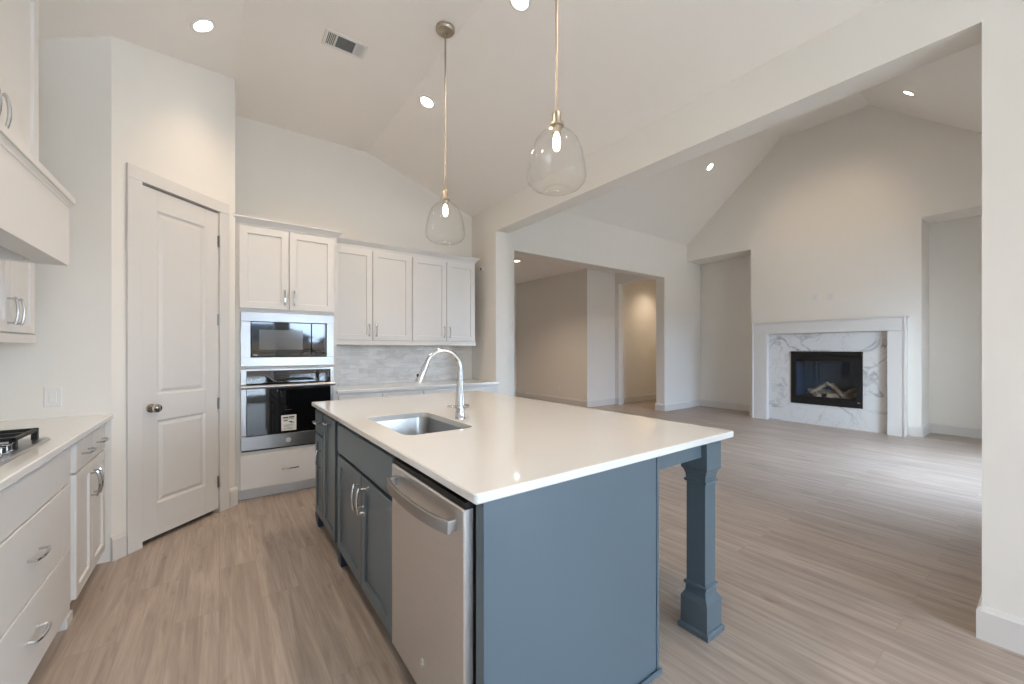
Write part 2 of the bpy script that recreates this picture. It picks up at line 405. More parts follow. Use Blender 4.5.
# foyer beyond the wide opening
FZ = 3.15
struct('wall_foyer_left', MB().box(3.0, 3.15, YL2, 9.2, 0, FZ+.02), M_WALL)
struct('wall_foyer_far', MB().box(3.0, 6.76, 9.05, 9.2, 0, FZ+.02), M_WALL)
struct('wall_foyer_right', MB().box(6.74, 6.89, 6.36, 9.2, 0, FZ+.02), M_WALL)
struct('wall_foyer_end', MB().box(6.89, 7.86, 6.36, 6.5, 0, FZ+.02), M_WALL)
struct('wall_hall_opening', MB().box(7.70, 7.85, 6.25, 6.36, 0, FZ).box(7.70, 7.85, YL2, 6.25, 2.87, FZ), M_WALL)
struct('wall_hall_side', MB().box(7.86, 10.3, 6.36, 6.5, 0, FZ+.02), M_WALL)
struct('wall_hall_end', MB().box(10.15, 10.3, YL2, 6.36, 0, FZ+.02), M_WALL)
struct('wall_hall_near', MB().box(XN+.2, 10.3, YL, YL2, 0, FZ+.02), M_WALL)
struct('ceiling_foyer', MB().box(3.0, 10.3, YL2, 9.2, FZ, FZ+.1), M_CEIL)

# baseboards
def base_run(name, pts_box):
    m = MB()
    for (x0, y0, x1, y1, nx, ny) in pts_box:      # along the wall foot from (x0,y0) to (x1,y1), (nx,ny) = into the room
        d = Vector((x1-x0, y1-y0, 0)); L = d.length; d.normalize(); n = Vector((nx, ny, 0)).normalized()
        prof = [(0, 0), (.016, 0), (.016, .128), (.011, .138), (.006, .15), (0, .15)]
        A = [Vector((x0, y0, 0))+n*a+Vector((0, 0, b)) for a, b in prof]
        B = [p+d*L for p in A]
        m.loops([A, B])
    return struct(name, m, M_TRIM)
base_run('baseboard_partition', [(XP, -.15, XP, .22, -1, 0), (XP-.016, .22, XP2+.016, .22, 0, 1), (XP, YR, XP, -2.9, -1, 0), (XP, -1.3, XP, -.15, -1, 0),
                                 (XP2, .22, XP2, YW, 1, 0), (XP2, 4.19, XP2, YL, 1, 0)])
base_run('baseboard_living_back', [(XP2+.016, YL, OW0, YL, 0, -1), (OW1, YL, XN, YL, 0, -1), (OW1, YL-.016, OW1, YL2+.016, -1, 0), (OW0, YL-.016, OW0, YL2+.016, 1, 0)])
base_run('baseboard_fireplace', [(XN, 3.66, XN, YL-.016, -1, 0), (XF, 3.66, XN, 3.66, 0, 1), (XF, 3.53, XF, 3.676, -1, 0),
                                 (XF, 1.244, XF, 1.40, -1, 0), (XF, 1.26, XN, 1.26, 0, -1), (XN, YW, XN, 1.244, -1, 0)])
base_run('baseboard_foyer', [(6.74, 6.344, 6.74, 9.05, -1, 0), (6.74, 6.36, 7.70, 6.36, 0, -1), (7.70, 6.234, 7.70, 6.36, -1, 0), (7.70, 6.25, 7.866, 6.25, 0, -1), (7.866, 6.36, 10.15, 6.36, 0, -1), (3.15, YL2, 3.15, 9.05, 1, 0), (3.15, 9.05, 6.74, 9.05, 0, -1)])
base_run('baseboard_rear', [(XL, YR, XP, YR, 0, 1), (XP2, YW, XN, YW, 0, 1)])
bd = MB()
for u0, u1 in ((-.006, D0-.10), (D1+.10, DLEN+.012)):
    bd.loops([[(u, -a, b) for a, b in [(0, 0), (.016, 0), (.016, .128), (.011, .138), (.006, .15), (0, .15)]] for u in (u0, u1)])
struct('baseboard_pantry', bd.move(MD), M_TRIM)

# pantry door
cs = MB()
for u0, u1, z0, z1 in ((D0-.092, D0-.004, 0, DZ+.004), (D1+.004, D1+.092, 0, DZ+.004), (D0-.092, D1+.092, DZ+.004, DZ+.092)):
    cs.box(u0, u1, -.018, 0, z0, z1)
for u0, u1 in ((D0-.012, D0-.004), (D1+.004, D1+.012)): cs.box(u0, u1, -.002, .11, 0, DZ+.01)
cs.box(D0-.012, D1+.012, -.002, .11, DZ+.003, DZ+.012)
struct('trim_1', cs.move(MD), M_TRIM, bevel=.003)
dr = bpy.data.objects.new('door_1', None); COL.objects.link(dr); dr['kind'] = 'structure'
dr.matrix_world = MD
def door_leaf():
    m = MB(); x0, x1, z0, z1 = D0, D1, .035, DZ-.012; y0, y1 = -.004, .034
    pan = [(x0+.10, x1-.115, 1.0, z1-.14), (x0+.10, x1-.115, .255, .825)]
    # face with two holes, then raised panels
    zs = [z0, pan[1][2], pan[1][3], pan[0][2], pan[0][3], z1]; px0, px1 = pan[0][0], pan[0][1]
    m.box(x0, px0, y0, y1, z0, z1); m.box(px1, x1, y0, y1, z0, z1)
    for a, b in ((zs[0], zs[1]), (zs[2], zs[3]), (zs[4], zs[5])): m.box(px0, px1, y0, y1, a, b)
    for a, b, c, d in pan:
        m.panel(a, b, c, d, [(0, y1-.004), (0, y0), (.012, y0+.012), (.020, y0+.012), (.040, y0+.003)])
    return m
obj('door_leaf', door_leaf(), M_TRIM, dr, bevel=.0015)
kb = MB().lathe([(.030, -.005), (.030, -.012), (.012, -.016), (.011, -.034), (.024, -.040), (.030, -.052), (.027, -.066), (.014, -.072), (.002, -.073)], (D0+.056, 0, .915), 24, 'y')
obj('door_knob', kb, M_KNOB, dr, smooth=True)
for z in (.25, .88, 1.55, 2.18):
    obj('hinge', MB().lathe([(.006, -.045), (.006, .045)], (D1+.002, -.010, z), 10).box(D1-.012, D1+.016, -.0055, -.0045, z-.045, z+.045), M_STEELL, dr)
obj('latch_plate', MB().box(D0-.006, D0+.0, -.006, -.003, .87, .96), M_NICKEL, dr)

# windows
for n, ax, f, a0, a1, z0, z1 in WIN:
    r = bpy.data.objects.new(n, None); COL.objects.link(r); r['kind'] = 'structure'
    if ax == 'x': r.location = ((a0+a1)/2, f-.11, z0); r.rotation_euler = (0, 0, 0)
    else: r.location = (f+.15, (a0+a1)/2, z0); r.rotation_euler = (0, 0, PI/2)
    W = a1-a0; H = z1-z0; m = MB()
    for x0, x1, c, d in ((-W/2, -W/2+.05, 0, H), (W/2-.05, W/2, 0, H), (-W/2+.05, W/2-.05, 0, .05), (-W/2+.05, W/2-.05, H-.05, H), (-W/2+.05, W/2-.05, H*.5-.02, H*.5+.02)):
        m.box(x0, x1, -.03, .03, c, d)
    obj('window_frame', m, M_TRIM, r)
    obj('window_pane', MB().box(-W/2+.05, W/2-.05, -.003, .003, .05, H-.05), M_PANE, r)

# outside, for reflections in glass and steel; ground made pale to bounce light in
struct('ground', MB().box(-50, 60, -80, -3.76, -.25, -.15).box(3.0, 50, -3.76, -.31, -.25, -.15), M_BOUNCE)
fn = MB()
for i in range(150): fn.box(-22+i*.3, -22+i*.3+.29, -17.02, -17.0, -.15, 1.75)
fn.box(-22, 23, -17.0, -16.96, .3, .4).box(-22, 23, -17.0, -16.96, 1.3, 1.4)
struct('wall_garden', fn, M_FENCE)
rf = MB()
for x in (-14, 2, 17):
    rf.prism([(x-6.5, 2.6), (x+6.5, 2.6), (x+3, 4.0), (x-3, 4.0)], -52, -40, 'y').box(x-6, x+6, -51.5, -40.5, -.15, 2.6)
struct('wall_neighbour', rf, M_ROOF)

# ------------------------------------------------------------------ cabinetry
def pull(x, z, y, vert, L=.135, pr=.034, r=.0055):
    """bowed bar pull centred on (x, z), standing off the front plane y"""
    m = MB(); a = L*.44
    def P(s, d): return (x, y-d, z+s) if vert else (x+s, y-d, z)
    for sg in (-1, 1):
        m.tube([P(sg*a, -.001), P(sg*a, pr*.78)], r*.95, 8)
    m.tube([P(-L/2+L*i/12, pr-.010*((i-6)/6)**2) for i in range(13)], [r*(.85 if i in (0, 12) else 1.1) for i in range(13)], 8)
    return m

def carcass(w_, h, d, toe, top=True, front_holes=()):
    m = MB(); t = .018
    m.box(0, t, .02, d, toe, h); m.box(w_-t, w_, .02, d, toe, h); m.box(t, w_-t, d-.012, d, toe, h); m.box(t, w_-t, .02, d-.012, toe, toe+t)
    if top: m.box(t, w_-t, .02, d-.012, h-t, h)
    fr = holed('x', 0, .02, 0, w_, toe, h, list(front_holes)); m.add(fr.v, fr.f)
    return m

def front(root, kind, x0, x1, z0, z1, handle=None, style='shaker', cm=None, fr=.058, y=0., t=.02, name=None):
    m = MB()
    if style == 'shaker': m.panel(x0, x1, z0, z1, [(0, y), (0, y-t+.002), (.002, y-t), (fr, y-t), (fr+.003, y-t+.010)])
    else: m.panel(x0, x1, z0, z1, [(0, y), (0, y-t+.003), (.003, y-t)])
    o = obj(name or kind, m, cm, root)
    if handle:
        vert, hx, hz = handle[:3]
        obj('handle', pull(hx, hz, y-t, vert == 'v'), M_CHROME, o, smooth=True)
    return o

def crown(x0, x1, y1, z0, prof, sides=(1, 1)):
    """flat-topped crown around front and sides; prof = [(out, up)]"""
    L = []
    for e, u in prof:
        L.append([(x0-e*sides[0], -e, z0+u), (x1+e*sides[1], -e, z0+u), (x1+e*sides[1], y1, z0+u), (x0-e*sides[0], y1, z0+u)])
    return MB().loops(L)
CROWN = [(.0, 0), (.006, 0), (.006, .012), (.012, .020), (.030, .042), (.040, .052), (.046, .054), (.046, .068), (0.0, .068)]

def cabinet(name, label, loc, rotz, w_, h, d, cm, fronts, toe=0., crown_p=None, group=None, top=True, holes=(), toe_m=None, rail=None, sides=(1, 1), cat='cabinet'):
    r = thing(name, label, cat, loc, rotz, group)
    obj('cabinet_body', carcass(w_, h, d, toe, top, holes), cm, r)
    if toe: obj('toe_kick', MB().box(.0, w_, .07, .086, 0, toe-.001), toe_m or cm, r)
    for f in fronts: front(r, *f[:5], handle=f[5] if len(f) > 5 else None, style=f[6] if len(f) > 6 else 'shaker', cm=cm, fr=f[7] if len(f) > 7 else .058)
    if crown_p: obj('crown_moulding', crown(0, w_, d, crown_p, CROWN, sides), cm, r)
    if rail: obj('light_rail', MB().box(0, w_, -.020, .0, 0, rail), cm, r, bevel=.003)
    return r

# back wall: oven tower
OX0, OX1, OY = .110, .920, 4.15
ow = OX1-OX0
def ox(x): return x-OX0
cabinet('oven_cabinet', 'tall white oven tower cabinet between the pantry door and the upper cabinets', (OX0, OY, 0), 0, ow, 2.39, .625, M_CAB,
        [('door', ox(.136), ox(.508), 1.668, 2.375, ('v', ox(.475), 1.775)), ('door', ox(.514), ox(.893), 1.668, 2.375, ('v', ox(.550), 1.775)),
         ('drawer', ox(.142), ox(.892), .105, .400, ('h', ox(.52), .245), 'slab')],
        toe=.09, crown_p=2.385, holes=[(ox(.19), ox(.85), 1.19, 1.60), (ox(.19), ox(.85), .46, 1.11)], sides=(.7, 1), toe_m=M_TRIM)
# microwave
mw = thing('microwave', 'built-in stainless microwave with black glass door above the wall oven', 'microwave', (.146, OY, 1.165))
mwW, mwH = .742, .472
def ringpanel(x0, x1, z0, z1, i0, y0, y1):
    m = MB(); a, b, c, d = i0
    m.box(x0, x1, y0, y1, z0, z0+c); m.box(x0, x1, y0, y1, z1-d, z1); m.box(x0, x0+a, y0, y1, z0+c, z1-d); m.box(x1-b, x1, y0, y1, z0+c, z1-d); return m
obj('trim_frame', ringpanel(0, mwW, 0, mwH, (.072, .062, .078, .080), -.022, -.001), M_STEELL, mw, bevel=.002)
md = obj('microwave_door', MB().panel(.075, .545, .082, mwH-.084, [(0, -.002), (0, -.028), (.003, -.030)]), M_DGLASS, mw)
obj('door_window', MB().box(.135, .475, -.0312, -.0302, .145, .320), M_WINGLASS, md)
mc = obj('control_panel', MB().panel(.549, mwW-.065, .082, mwH-.084, [(0, -.002), (0, -.028), (.003, -.030)]), M_DGLASS, mw)
obj('button_label', MB().box(.575, .635, -.0308, -.0302, .108, .112).box(.56, .61, -.0308, -.0302, .122, .125), M_WINGLASS, mc)
obj('maker_mark', MB().box(.092, .122, -.0308, -.0302, .096, .101), M_PLASTIC, md)
obj('oven_box', MB().box(.04, mwW-.04, .001, .45, .04, mwH-.05), M_DARK, mw)
# wall oven
ov = thing('built_in_oven', 'built-in stainless wall oven with black glass door below the microwave', 'oven', (.148, OY, .432))
oW, oH = .738, .708
obj('oven_frame', MB().box(0, .040, -.024, -.001, .14, oH).box(oW-.028, oW, -.024, -.001, .14, oH).box(.04, oW-.028, -.024, -.001, oH-.014, oH), M_STEELL, ov, bevel=.002)
cp = obj('control_panel', MB().panel(.040, oW-.028, oH-.125, oH-.015, [(0, -.001), (0, -.024), (.002, -.026)]), M_DGLASS, ov)
for kx in (.078, .128):
    obj('button', MB().lathe([(.004, -.0262), (.004, -.0275)], (kx, 0, oH-.092), 12, 'y'), M_PLASTIC, cp)
obj('button_label', MB().box(.10, .106, -.0268, -.0262, oH-.094, oH-.090), M_WINGLASS, cp)
od = obj('oven_door', MB().panel(.040, oW-.028, .128, oH-.130, [(0, -.001), (0, -.028), (.003, -.030)]), M_DGLASS, ov)
oh = MB(); oh.tube([(-.004, -.070, oH-.150), (oW+.004, -.070, oH-.150)], .0175, 14)
for x in (.03, oW-.03): oh.box(x-.012, x+.012, -.066, -.024, oH-.162, oH-.138)
obj('handle', oh, M_STEELL, ov, smooth=True)
ob = obj('lower_panel', MB().panel(0, oW, .010, .127, [(0, -.001), (0, -.026), (.003, -.029)]), M_STEELL, ov)
em = MB().lathe([(.0215, -.0292), (.0215, -.0315), (.018, -.0325), (.0, -.0325)], (oW*.5-.012, 0, .066), 24, 'y')
obj('emblem', em, M_STEEL, ob)
def monogram(cx, y, cz, s, m=None):
    """two curled letters inside a ring"""
    m = m or MB()
    m.tube([(cx+s*math.cos(a*PI/12), y, cz+s*math.sin(a*PI/12)) for a in range(25)], s*.09, 6)
    g = [(-.08+.34*math.cos(a)-.12, .34*math.sin(a)) for a in [math.radians(x) for x in range(50, 340, 24)]]
    m.tube([(cx+s*u, y, cz+s*v) for u, v in g], s*.07, 6)
    m.tube([(cx+s*u, y, cz+s*v) for u, v in ((.13, -.12), (.0, -.05), (-.12, -.05))], s*.06, 6)
    e = [(.33+.2*math.cos(a), .17+.16*math.sin(a)) for a in [math.radians(x) for x in range(30, 280, 24)]]
    e2 = [(.33+.22*math.cos(a), -.18+.17*math.sin(a)) for a in [math.radians(x) for x in range(90, 330, 24)]]
    m.tube([(cx+s*u, y, cz+s*v) for u, v in e], s*.07, 6); m.tube([(cx+s*u, y, cz+s*v) for u, v in e2], s*.07, 6)
    return m
obj('emblem_letters', monogram(oW*.5-.012, -.0328, .066, .0165), M_PLASTIC, ob)
lb = tag(obj('energy_sticker', MB().box(0, .120, -.0010, 0, 0, .140), M_PAPER), 'white paper sticker with dark print on the oven door glass', 'sticker')
lb.location = (.148+.300, OY-.0304, .432+.150)
sk = MB()
for i, (a, b, z, h_) in enumerate(((.012, .055, .112, .012), (.060, .103, .114, .012), (.012, .100, .104, .003), (.018, .050, .086, .009), (.060, .085, .074, .009), (.075, .100, .068, .006), (.018, .09, .052, .002), (.018, .1, .044, .002), (.018, .08, .036, .002), (.018, .095, .022, .002), (.018, .09, .014, .002))):
    sk.box(a, b, -.0014, -.0009, z, z+h_)
obj('print', sk, M_INK, lb)
obj('door_print', MB().box(.33, .345, -.0308, -.0302, .335, .342).box(.35, .385, -.0308, -.0302, .336, .340), M_WINGLASS, od)
obj('oven_box', MB().box(.04, oW-.04, .001, .55, .04, oH-.05), M_DARK, ov)
obj('dark_gap_strip', MB().box(.005, oW-.002, -.012, -.001, -.004, .010), M_BLACK, ov)  # black strip drawn for the shade in the vent gap

# uppers over the marble
UY = 4.42; UB = 1.36
for nm, lab, x0, x1, sp in (('upper_cabinet', 'white two-door upper cabinet directly beside the tall oven tower', .920, 1.785, 1.340),
                            ('upper_cabinet', 'white two-door upper cabinet at the right end, beside the partition wall', 1.785, 2.635, 2.225)):
    W = x1-x0
    cabinet(nm, lab, (x0, UY, UB), 0, W, 1.065, YB-UY, M_CAB,
            [('door', .012, sp-x0-.003, .052, 1.015, ('v', sp-x0-.040, .160)), ('door', sp-x0+.003, W-.012, .052, 1.015, ('v', sp-x0+.036, .160))],
            crown_p=1.045, rail=.045, sides=(0, 0 if x1 < 2 else 1), group='upper cabinets over the marble backsplash')
# base cabinets below them
BY = 4.15
for lab, x0, x1 in (('white base cabinet under the back counter, next to the oven tower', .920, 1.80), ('white base cabinet under the back counter, at its right end', 1.80, 2.68)):
    W = x1-x0; h2 = W/2
    cabinet('base_cabinet', lab, (x0, BY, 0), 0, W, .880, YB-BY, M_CAB,
            [('drawer', .015, h2-.004, .715, .860, ('h', h2/2, .787), 'slab'), ('drawer', h2+.004, W-.015, .715, .860, ('h', h2*1.5, .787), 'slab'),
             ('door', .015, h2-.004, .105, .700, ('v', h2-.045, .60)), ('door', h2+.004, W-.015, .105, .700, ('v', h2+.045, .60))],
            toe=.09, top=False, group='base cabinets under the back counter')
tag(obj('filler_panel', MB().box(2.68, XP, BY, BY+.02, .09, .88), M_CAB), 'narrow white filler panel closing the back base cabinets at the partition wall', 'panel')
# the tiles
o = tag(obj('tile_backsplash', MB().box(.920, 2.66, YB-.010, YB, .9145, UB-.0005), M_TILE), 'grey and white marble brick tile backsplash under the upper cabinets', 'backsplash')

def slab(outer, z0, z1, hole=None, e=.004):
    """countertop slab with eased edges and an optional hole"""
    m = MB()
    def off(lp, d):
        c = Vector((sum(p[0] for p in lp)/len(lp), sum(p[1] for p in lp)/len(lp)))
        n = len(lp); r = []
        for i, p in enumerate(lp):
            a = Vector(lp[i-1]); b = Vector(p); c2 = Vector(lp[(i+1) % n])
            t1 = (b-a).normalized(); t2 = (c2-b).normalized(); n1 = Vector((-t1.y, t1.x)); n2 = Vector((-t2.y, t2.x)); q = (n1+n2).normalized()
            k = d/max(.3, q.dot(n1)); r.append((b.x+q.x*k, b.y+q.y*k))
        return r
    inn = off(outer, e); o0 = len(m.v)
    L = [[(x, y, z0) for x, y in inn], [(x, y, z0+e) for x, y in outer], [(x, y, z1-e) for x, y in outer], [(x, y, z1) for x, y in inn]]
    m.loops(L, False, False)
    polys = [inn]
    if hole:
        m.loops([[(x, y, z0) for x, y in hole], [(x, y, z1-.002) for x, y in hole], [(x, y, z1) for x, y in off(hole, -.002)]], False, False)
    for z, hl in ((z0, hole), (z1, off(hole, -.002) if hole else None)):
        ps = [[Vector((x, y, z)) for x, y in inn]] + ([[Vector((x, y, z)) for x, y in hl]] if hl else [])
        tri = tessellate_polygon(ps); flat = [p for l in ps for p in l]
        m.add(flat, tri)
    return m
def rrect(x0, x1, y0, y1, r, n=5, rs=None):
    pts = []
    for (cx, cy, a0) in ((x1-r, y0+r, -90), (x1-r, y1-r, 0), (x0+r, y1-r, 90), (x0+r, y0+r, 180)):
        for i in range(n+1):
            a = math.radians(a0+90*i/n); pts.append((cx+r*math.cos(a), cy+r*math.sin(a)))
    return pts
def weld(o):
    bm = bmesh.new(); bm.from_mesh(o.data); bmesh.ops.remove_doubles(bm, verts=bm.verts, dist=1e-5); bmesh.ops.recalc_face_normals(bm, faces=bm.faces); bm.to_mesh(o.data); bm.free(); return o
weld(tag(obj('back_countertop', slab([(.920, 4.118), (XP, 4.118), (XP, YB), (.920, YB)], .882, .914), M_QUARTZ), 'white quartz countertop along the back wall under the tile backsplash', 'countertop'))

# left run (faces +X): local x -> +Y, local y -> -X
R90 = PI/2
FX = -.580
def left_cab(name, lab, y0, y1, z, h, d, fronts, fx=FX, **k):
    return cabinet(name, lab, (fx, y0, z), R90, y1-y0, h, d, M_CAB, fronts, **k)
dd = abs(XL-FX)
W = 2.745-1.62
left_cab('drawer_cabinet', 'white base cabinet with wide drawers under the gas cooktop', 1.62, 2.745, 0, .880, dd,
         [('drawer_front', .02, W-.03, .696, .862, None, 'slab'), ('drawer', .02, W-.03, .396, .688, ('h', .64, .545), 'slab'), ('drawer', .02, W-.03, .100, .388, ('h', .64, .250), 'slab')],
         toe=.09, top=False)
W = 3.45-2.745
left_cab('base_cabinet', 'white base cabinet with two small drawers and two doors, beside the pantry wall', 2.745, 3.45, 0, .880, dd,
         [('drawer', .075, .372, .715, .860, ('h', .225, .787), 'slab'), ('drawer', .378, W-.030, .715, .860, ('h', .527, .787), 'slab'),
          ('door', .075, .372, .100, .703, ('v', .342, .585), 'shaker', .05), ('door', .378, W-.030, .100, .703, ('v', .408, .585), 'shaker', .05)], toe=.09, top=False)
obj('foot', MB().box(.0, .09, -.005, .04, 0, .05), M_CAB, bpy.data.objects['base_cabinet.002'], bevel=.004)
W = 1.62-1.0
left_cab('base_cabinet', 'white base cabinet nearest the camera along the left wall', 1.0, 1.62, 0, .880, dd,
         [('door', .02, W/2-.003, .100, .862, ('v', W/2-.05, .72)), ('door', W/2+.003, W-.02, .100, .862, ('v', W/2+.05, .72))], toe=.09, top=False)
weld(tag(obj('left_countertop', slab([(XL, 1.0), (-.530, 1.0), (-.530, 3.475), (XL, 3.475)], .882, .914), M_QUARTZ), 'white quartz countertop along the left wall holding the gas cooktop', 'countertop'))
left_cab('upper_cabinet', 'white two-door upper cabinet below and beyond the range hood on the left', 2.752, 3.39, 1.345, 1.10, abs(XL+.85),
         [('door', .012, .297, .052, 1.08, ('v', .262, .155)), ('door', .303, .622, .052, 1.08, ('v', .338, .155))], fx=-.85, rail=.045)
W = 2.752-1.750
left_cab('upper_cabinet', 'white two-door cabinet above the range hood shelf, at the top left', 1.750, 2.752, 2.03, .885, abs(XL+.680),
         [('door', .02, W/2-.003, .03, .872, ('v', W/2-.040, .155)), ('door', W/2+.003, W-.02, .03, .872, ('v', W/2+.040, .155))], fx=-.680)
# range hood: box with an open underside, shelf moulding on top
hd = thing('range_hood', 'white wooden range hood with a shelf moulding, above the cooktop', 'range hood', (-.570, 1.85, 1.703), R90)
hw, hdp, hh = .90, abs(XL+.570), .270
m = MB(); m.box(0, hw, 0, .10, 0, hh); m.box(0, .06, .10, hdp, 0, hh); m.box(hw-.06, hw, .10, hdp, 0, hh); m.box(.06, hw-.06, hdp-.05, hdp, 0, hh)
obj('hood_body', m, M_CAB, hd)
obj('hood_insert', MB().box(.06, hw-.06, .10, hdp-.05, .06, .12), M_HOODIN, hd)
obj('shelf_moulding', crown(0, hw, hdp, hh, [(0, 0), (.002, 0), (.004, .010), (.010, .020), (.010, .024), (.017, .024), (.017, .052), (0, .052)]), M_CAB, hd)

# cooktop
ck = thing('gas_cooktop', 'stainless gas cooktop with black grates on the left countertop', 'cooktop', (-.600, 1.86, .914), R90)
cw, cdp = .78, .50
def rr3(x0, x1, y0, y1, r, z): return [(x, y, z) for x, y in rrect(x0, x1, y0, y1, r)]
obj('cooktop_tray', MB().loops([rr3(0, cw, 0, cdp, .02, .0005), rr3(0, cw, 0, cdp, .02, .006), rr3(.006, cw-.006, .006, cdp-.006, .018, .011), rr3(.03, cw-.03, .03, cdp-.03, .015, .008)]), M_STEELL, ck, smooth=True)
for bx, by, r in ((.16, .15, .045), (.16, .36, .035), (.39, .27, .055), (.62, .15, .045), (.62, .36, .035)):
    b = obj('burner', MB().lathe([(r*1.25, .008), (r*1.25, .014), (r, .018), (r, .026)], (bx, by, 0), 24), M_NICKEL, ck, smooth=True)
    obj('burner_cap', MB().lathe([(r*.95, .026), (r*.95, .032), (r*.8, .035)], (bx, by, 0), 24), M_GRATE, b, smooth=True)
for gx0, gx1 in ((.035, .265), (.275, .505), (.515, .757)):
    g = MB(); z = .044; t = .0075
    y0, y1 = (.085 if gx0 == .275 else .032), .462
    for a in (gx0+t, gx1-t, (gx0+gx1)/2): g.box(a-t, a+t, y0, y1, z, z+.015)
    for a in (y0+t, y1-t, (y0+y1)/2): g.box(gx0, gx1, a-t, a+t, z, z+.013)
    for a in (gx0+t*1.3, gx1-t*1.3):
        for b in (y0+t*1.3, y1-t*1.3): g.box(a-t*1.3, a+t*1.3, b-t*1.3, b+t*1.3, .0095, z+.013)
    obj('grate', g, M_GRATE, ck, bevel=.002)
for kx in (.29, .34, .39, .44, .49):
    obj('control_knob', MB().lathe([(.021, .009), (.021, .014), (.017, .016), (.0165, .036), (.013, .038)], (kx, .052, 0), 20).box(kx-.003, kx+.003, .035, .069, .036, .041), M_CHROME, ck, smooth=True)

# ------------------------------------------------------------------ island (faces -X): local x -> -Y, local y -> +X
RN = -PI/2
IX = .602; IH = .866
def isl(name, lab, y0, y1, fronts, d=.60, **k):     # y0 < y1 ; origin at the far end
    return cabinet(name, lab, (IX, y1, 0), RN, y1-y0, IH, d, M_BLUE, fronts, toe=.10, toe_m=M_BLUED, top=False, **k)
W = 2.645-1.635
isl('sink_base_cabinet', 'slate blue two-door cabinet with a false front, under the island sink', 1.635, 2.645,
    [('drawer_front', .040, W-.012, .692, .858, None, 'slab'), ('door', .040, W/2+.037, .105, .672, ('v', W/2+.000, .555)), ('door', W/2+.043, W-.012, .105, .672, ('v', W/2+.085, .555))], holes=[(.045, W-.02, .674, .690)])
W = 3.035-2.645
isl('pull_out_cabinet', 'narrow slate blue island cabinet with one full height door', 2.645, 3.035,
    [('door', .012, W-.030, .105, .862, ('h', W/2, .83), 'shaker', .055)])
W = 3.320-3.035
isl('drawer_cabinet', 'slate blue island cabinet at the far end, drawer over a door', 3.035, 3.320,
    [('drawer', .02, W-.012, .705, .862, ('h', W/2, .785), 'slab'), ('door', .02, W-.012, .105, .688, ('v', .225, .535), 'shaker', .05)], holes=[(.03, W-.02, .690, .703)])
# furniture feet under the cabinet fronts and island shell
isb = thing('kitchen_island', 'slate blue island end panel, back panel, apron and turned square legs', 'kitchen island', (0, 0, 0))
IY0, IY1, IXB = .965, 3.335, 1.440
IH = .883
ep = MB().box(.604, IXB, IY0+.004, 1.008, 0, IH)
for x0, x1 in ((.604, .622), (IXB-.014, IXB)): ep.box(x0, x1, IY0, IY0+.004, 0, IH)
obj('end_panel', ep, M_BLUE, isb, bevel=.001)
obj('base_shoe', MB().box(.604, IXB+.010, IY0-.010, IY0, 0, .022).box(IXB, IXB+.010, IY0, IY1, 0, .022), M_BLUE, isb, bevel=.004)
obj('back_panel', MB().box(IXB-.018, IXB, 1.008, IY1, 0, IH), M_BLUE, isb)
obj('far_end_panel', MB().box(.604, IXB-.018, 3.322, IY1, 0, IH), M_BLUE, isb)
LX, LY = 1.835, 1.008
obj('apron', MB().box(IXB, LX-.063, IY0+.006, IY0+.028, .820, IH).box(LX-.02, LX+.002, LY+.063, 3.18, .820, IH).box(IXB, LX-.063, 3.21, 3.232, .820, IH), M_BLUE, isb)
def leg(cx, cy):
    P = [(.074, 0), (.074, .020), (.068, .028), (.064, .028), (.064, .150), (.058, .162), (.050, .175), (.047, .205), (.052, .208), (.055, .212), (.055, .220), (.052, .224),
         (.045, .226), (.045, .690), (.050, .692), (.054, .697), (.054, .703), (.050, .707), (.047, .709), (.048, .725), (.054, .745), (.063, .758), (.063, IH)]
    return MB().loops([[(cx-r, cy-r, z), (cx+r, cy-r, z), (cx+r, cy+r, z), (cx-r, cy+r, z)] for r, z in P])
obj('leg', leg(LX, LY), M_BLUE, isb); obj('leg', leg(LX, 3.25), M_BLUE, isb)
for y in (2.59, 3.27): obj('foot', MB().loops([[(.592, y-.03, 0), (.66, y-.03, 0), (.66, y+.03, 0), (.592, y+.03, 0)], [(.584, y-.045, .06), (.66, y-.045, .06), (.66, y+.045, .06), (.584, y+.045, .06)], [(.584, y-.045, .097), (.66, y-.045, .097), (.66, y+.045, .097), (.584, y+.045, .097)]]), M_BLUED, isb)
# worktop with the sink cut-out
SK = (.695, 1.065, 1.775, 2.405)
weld(tag(obj('island_countertop', slab(rrect(.565, 2.03, .945, 3.36, .012, 3), .884, .914, rrect(*SK, .06, 6)), M_QUARTZ), 'large white quartz island worktop with an undermount sink cut-out', 'countertop'))
sk = thing('kitchen_sink', 'stainless undermount sink basin set into the island worktop', 'sink', ((SK[0]+SK[1])/2, (SK[2]+SK[3])/2, .67))
hx, hy = (SK[1]-SK[0])/2, (SK[3]-SK[2])/2
def rl(e, r, z): return [(x, y, z) for x, y in rrect(-hx-e, hx+e, -hy-e, hy+e, r, 6)]
sm = MB().loops([rl(.020, .08, .2125), rl(.004, .064, .2125), rl(.002, .062, .205), rl(-.006, .058, .03), rl(-.016, .05, .010), rl(-.035, .04, .004), rl(-.036, .04, .001), rl(-.014, .05, .004), rl(-.003, .06, .03), rl(.006, .064, .20), rl(.020, .08, .2085)], False, False, ring=True)
# close inner and outer floor
for e, z in ((-.035, .004), (-.036, .001)):
    l = rl(e, .04, z); sm.add(l, [tuple(range(len(l)))])
obj('basin', sm, M_SINK, sk, smooth=True)
obj('drain', MB().lathe([(.045, .0045), (.045, .007), (.036, .008), (.034, .006), (.002, .006)], (0.02, 0.1, 0), 24), M_STEELL, sk, smooth=True)

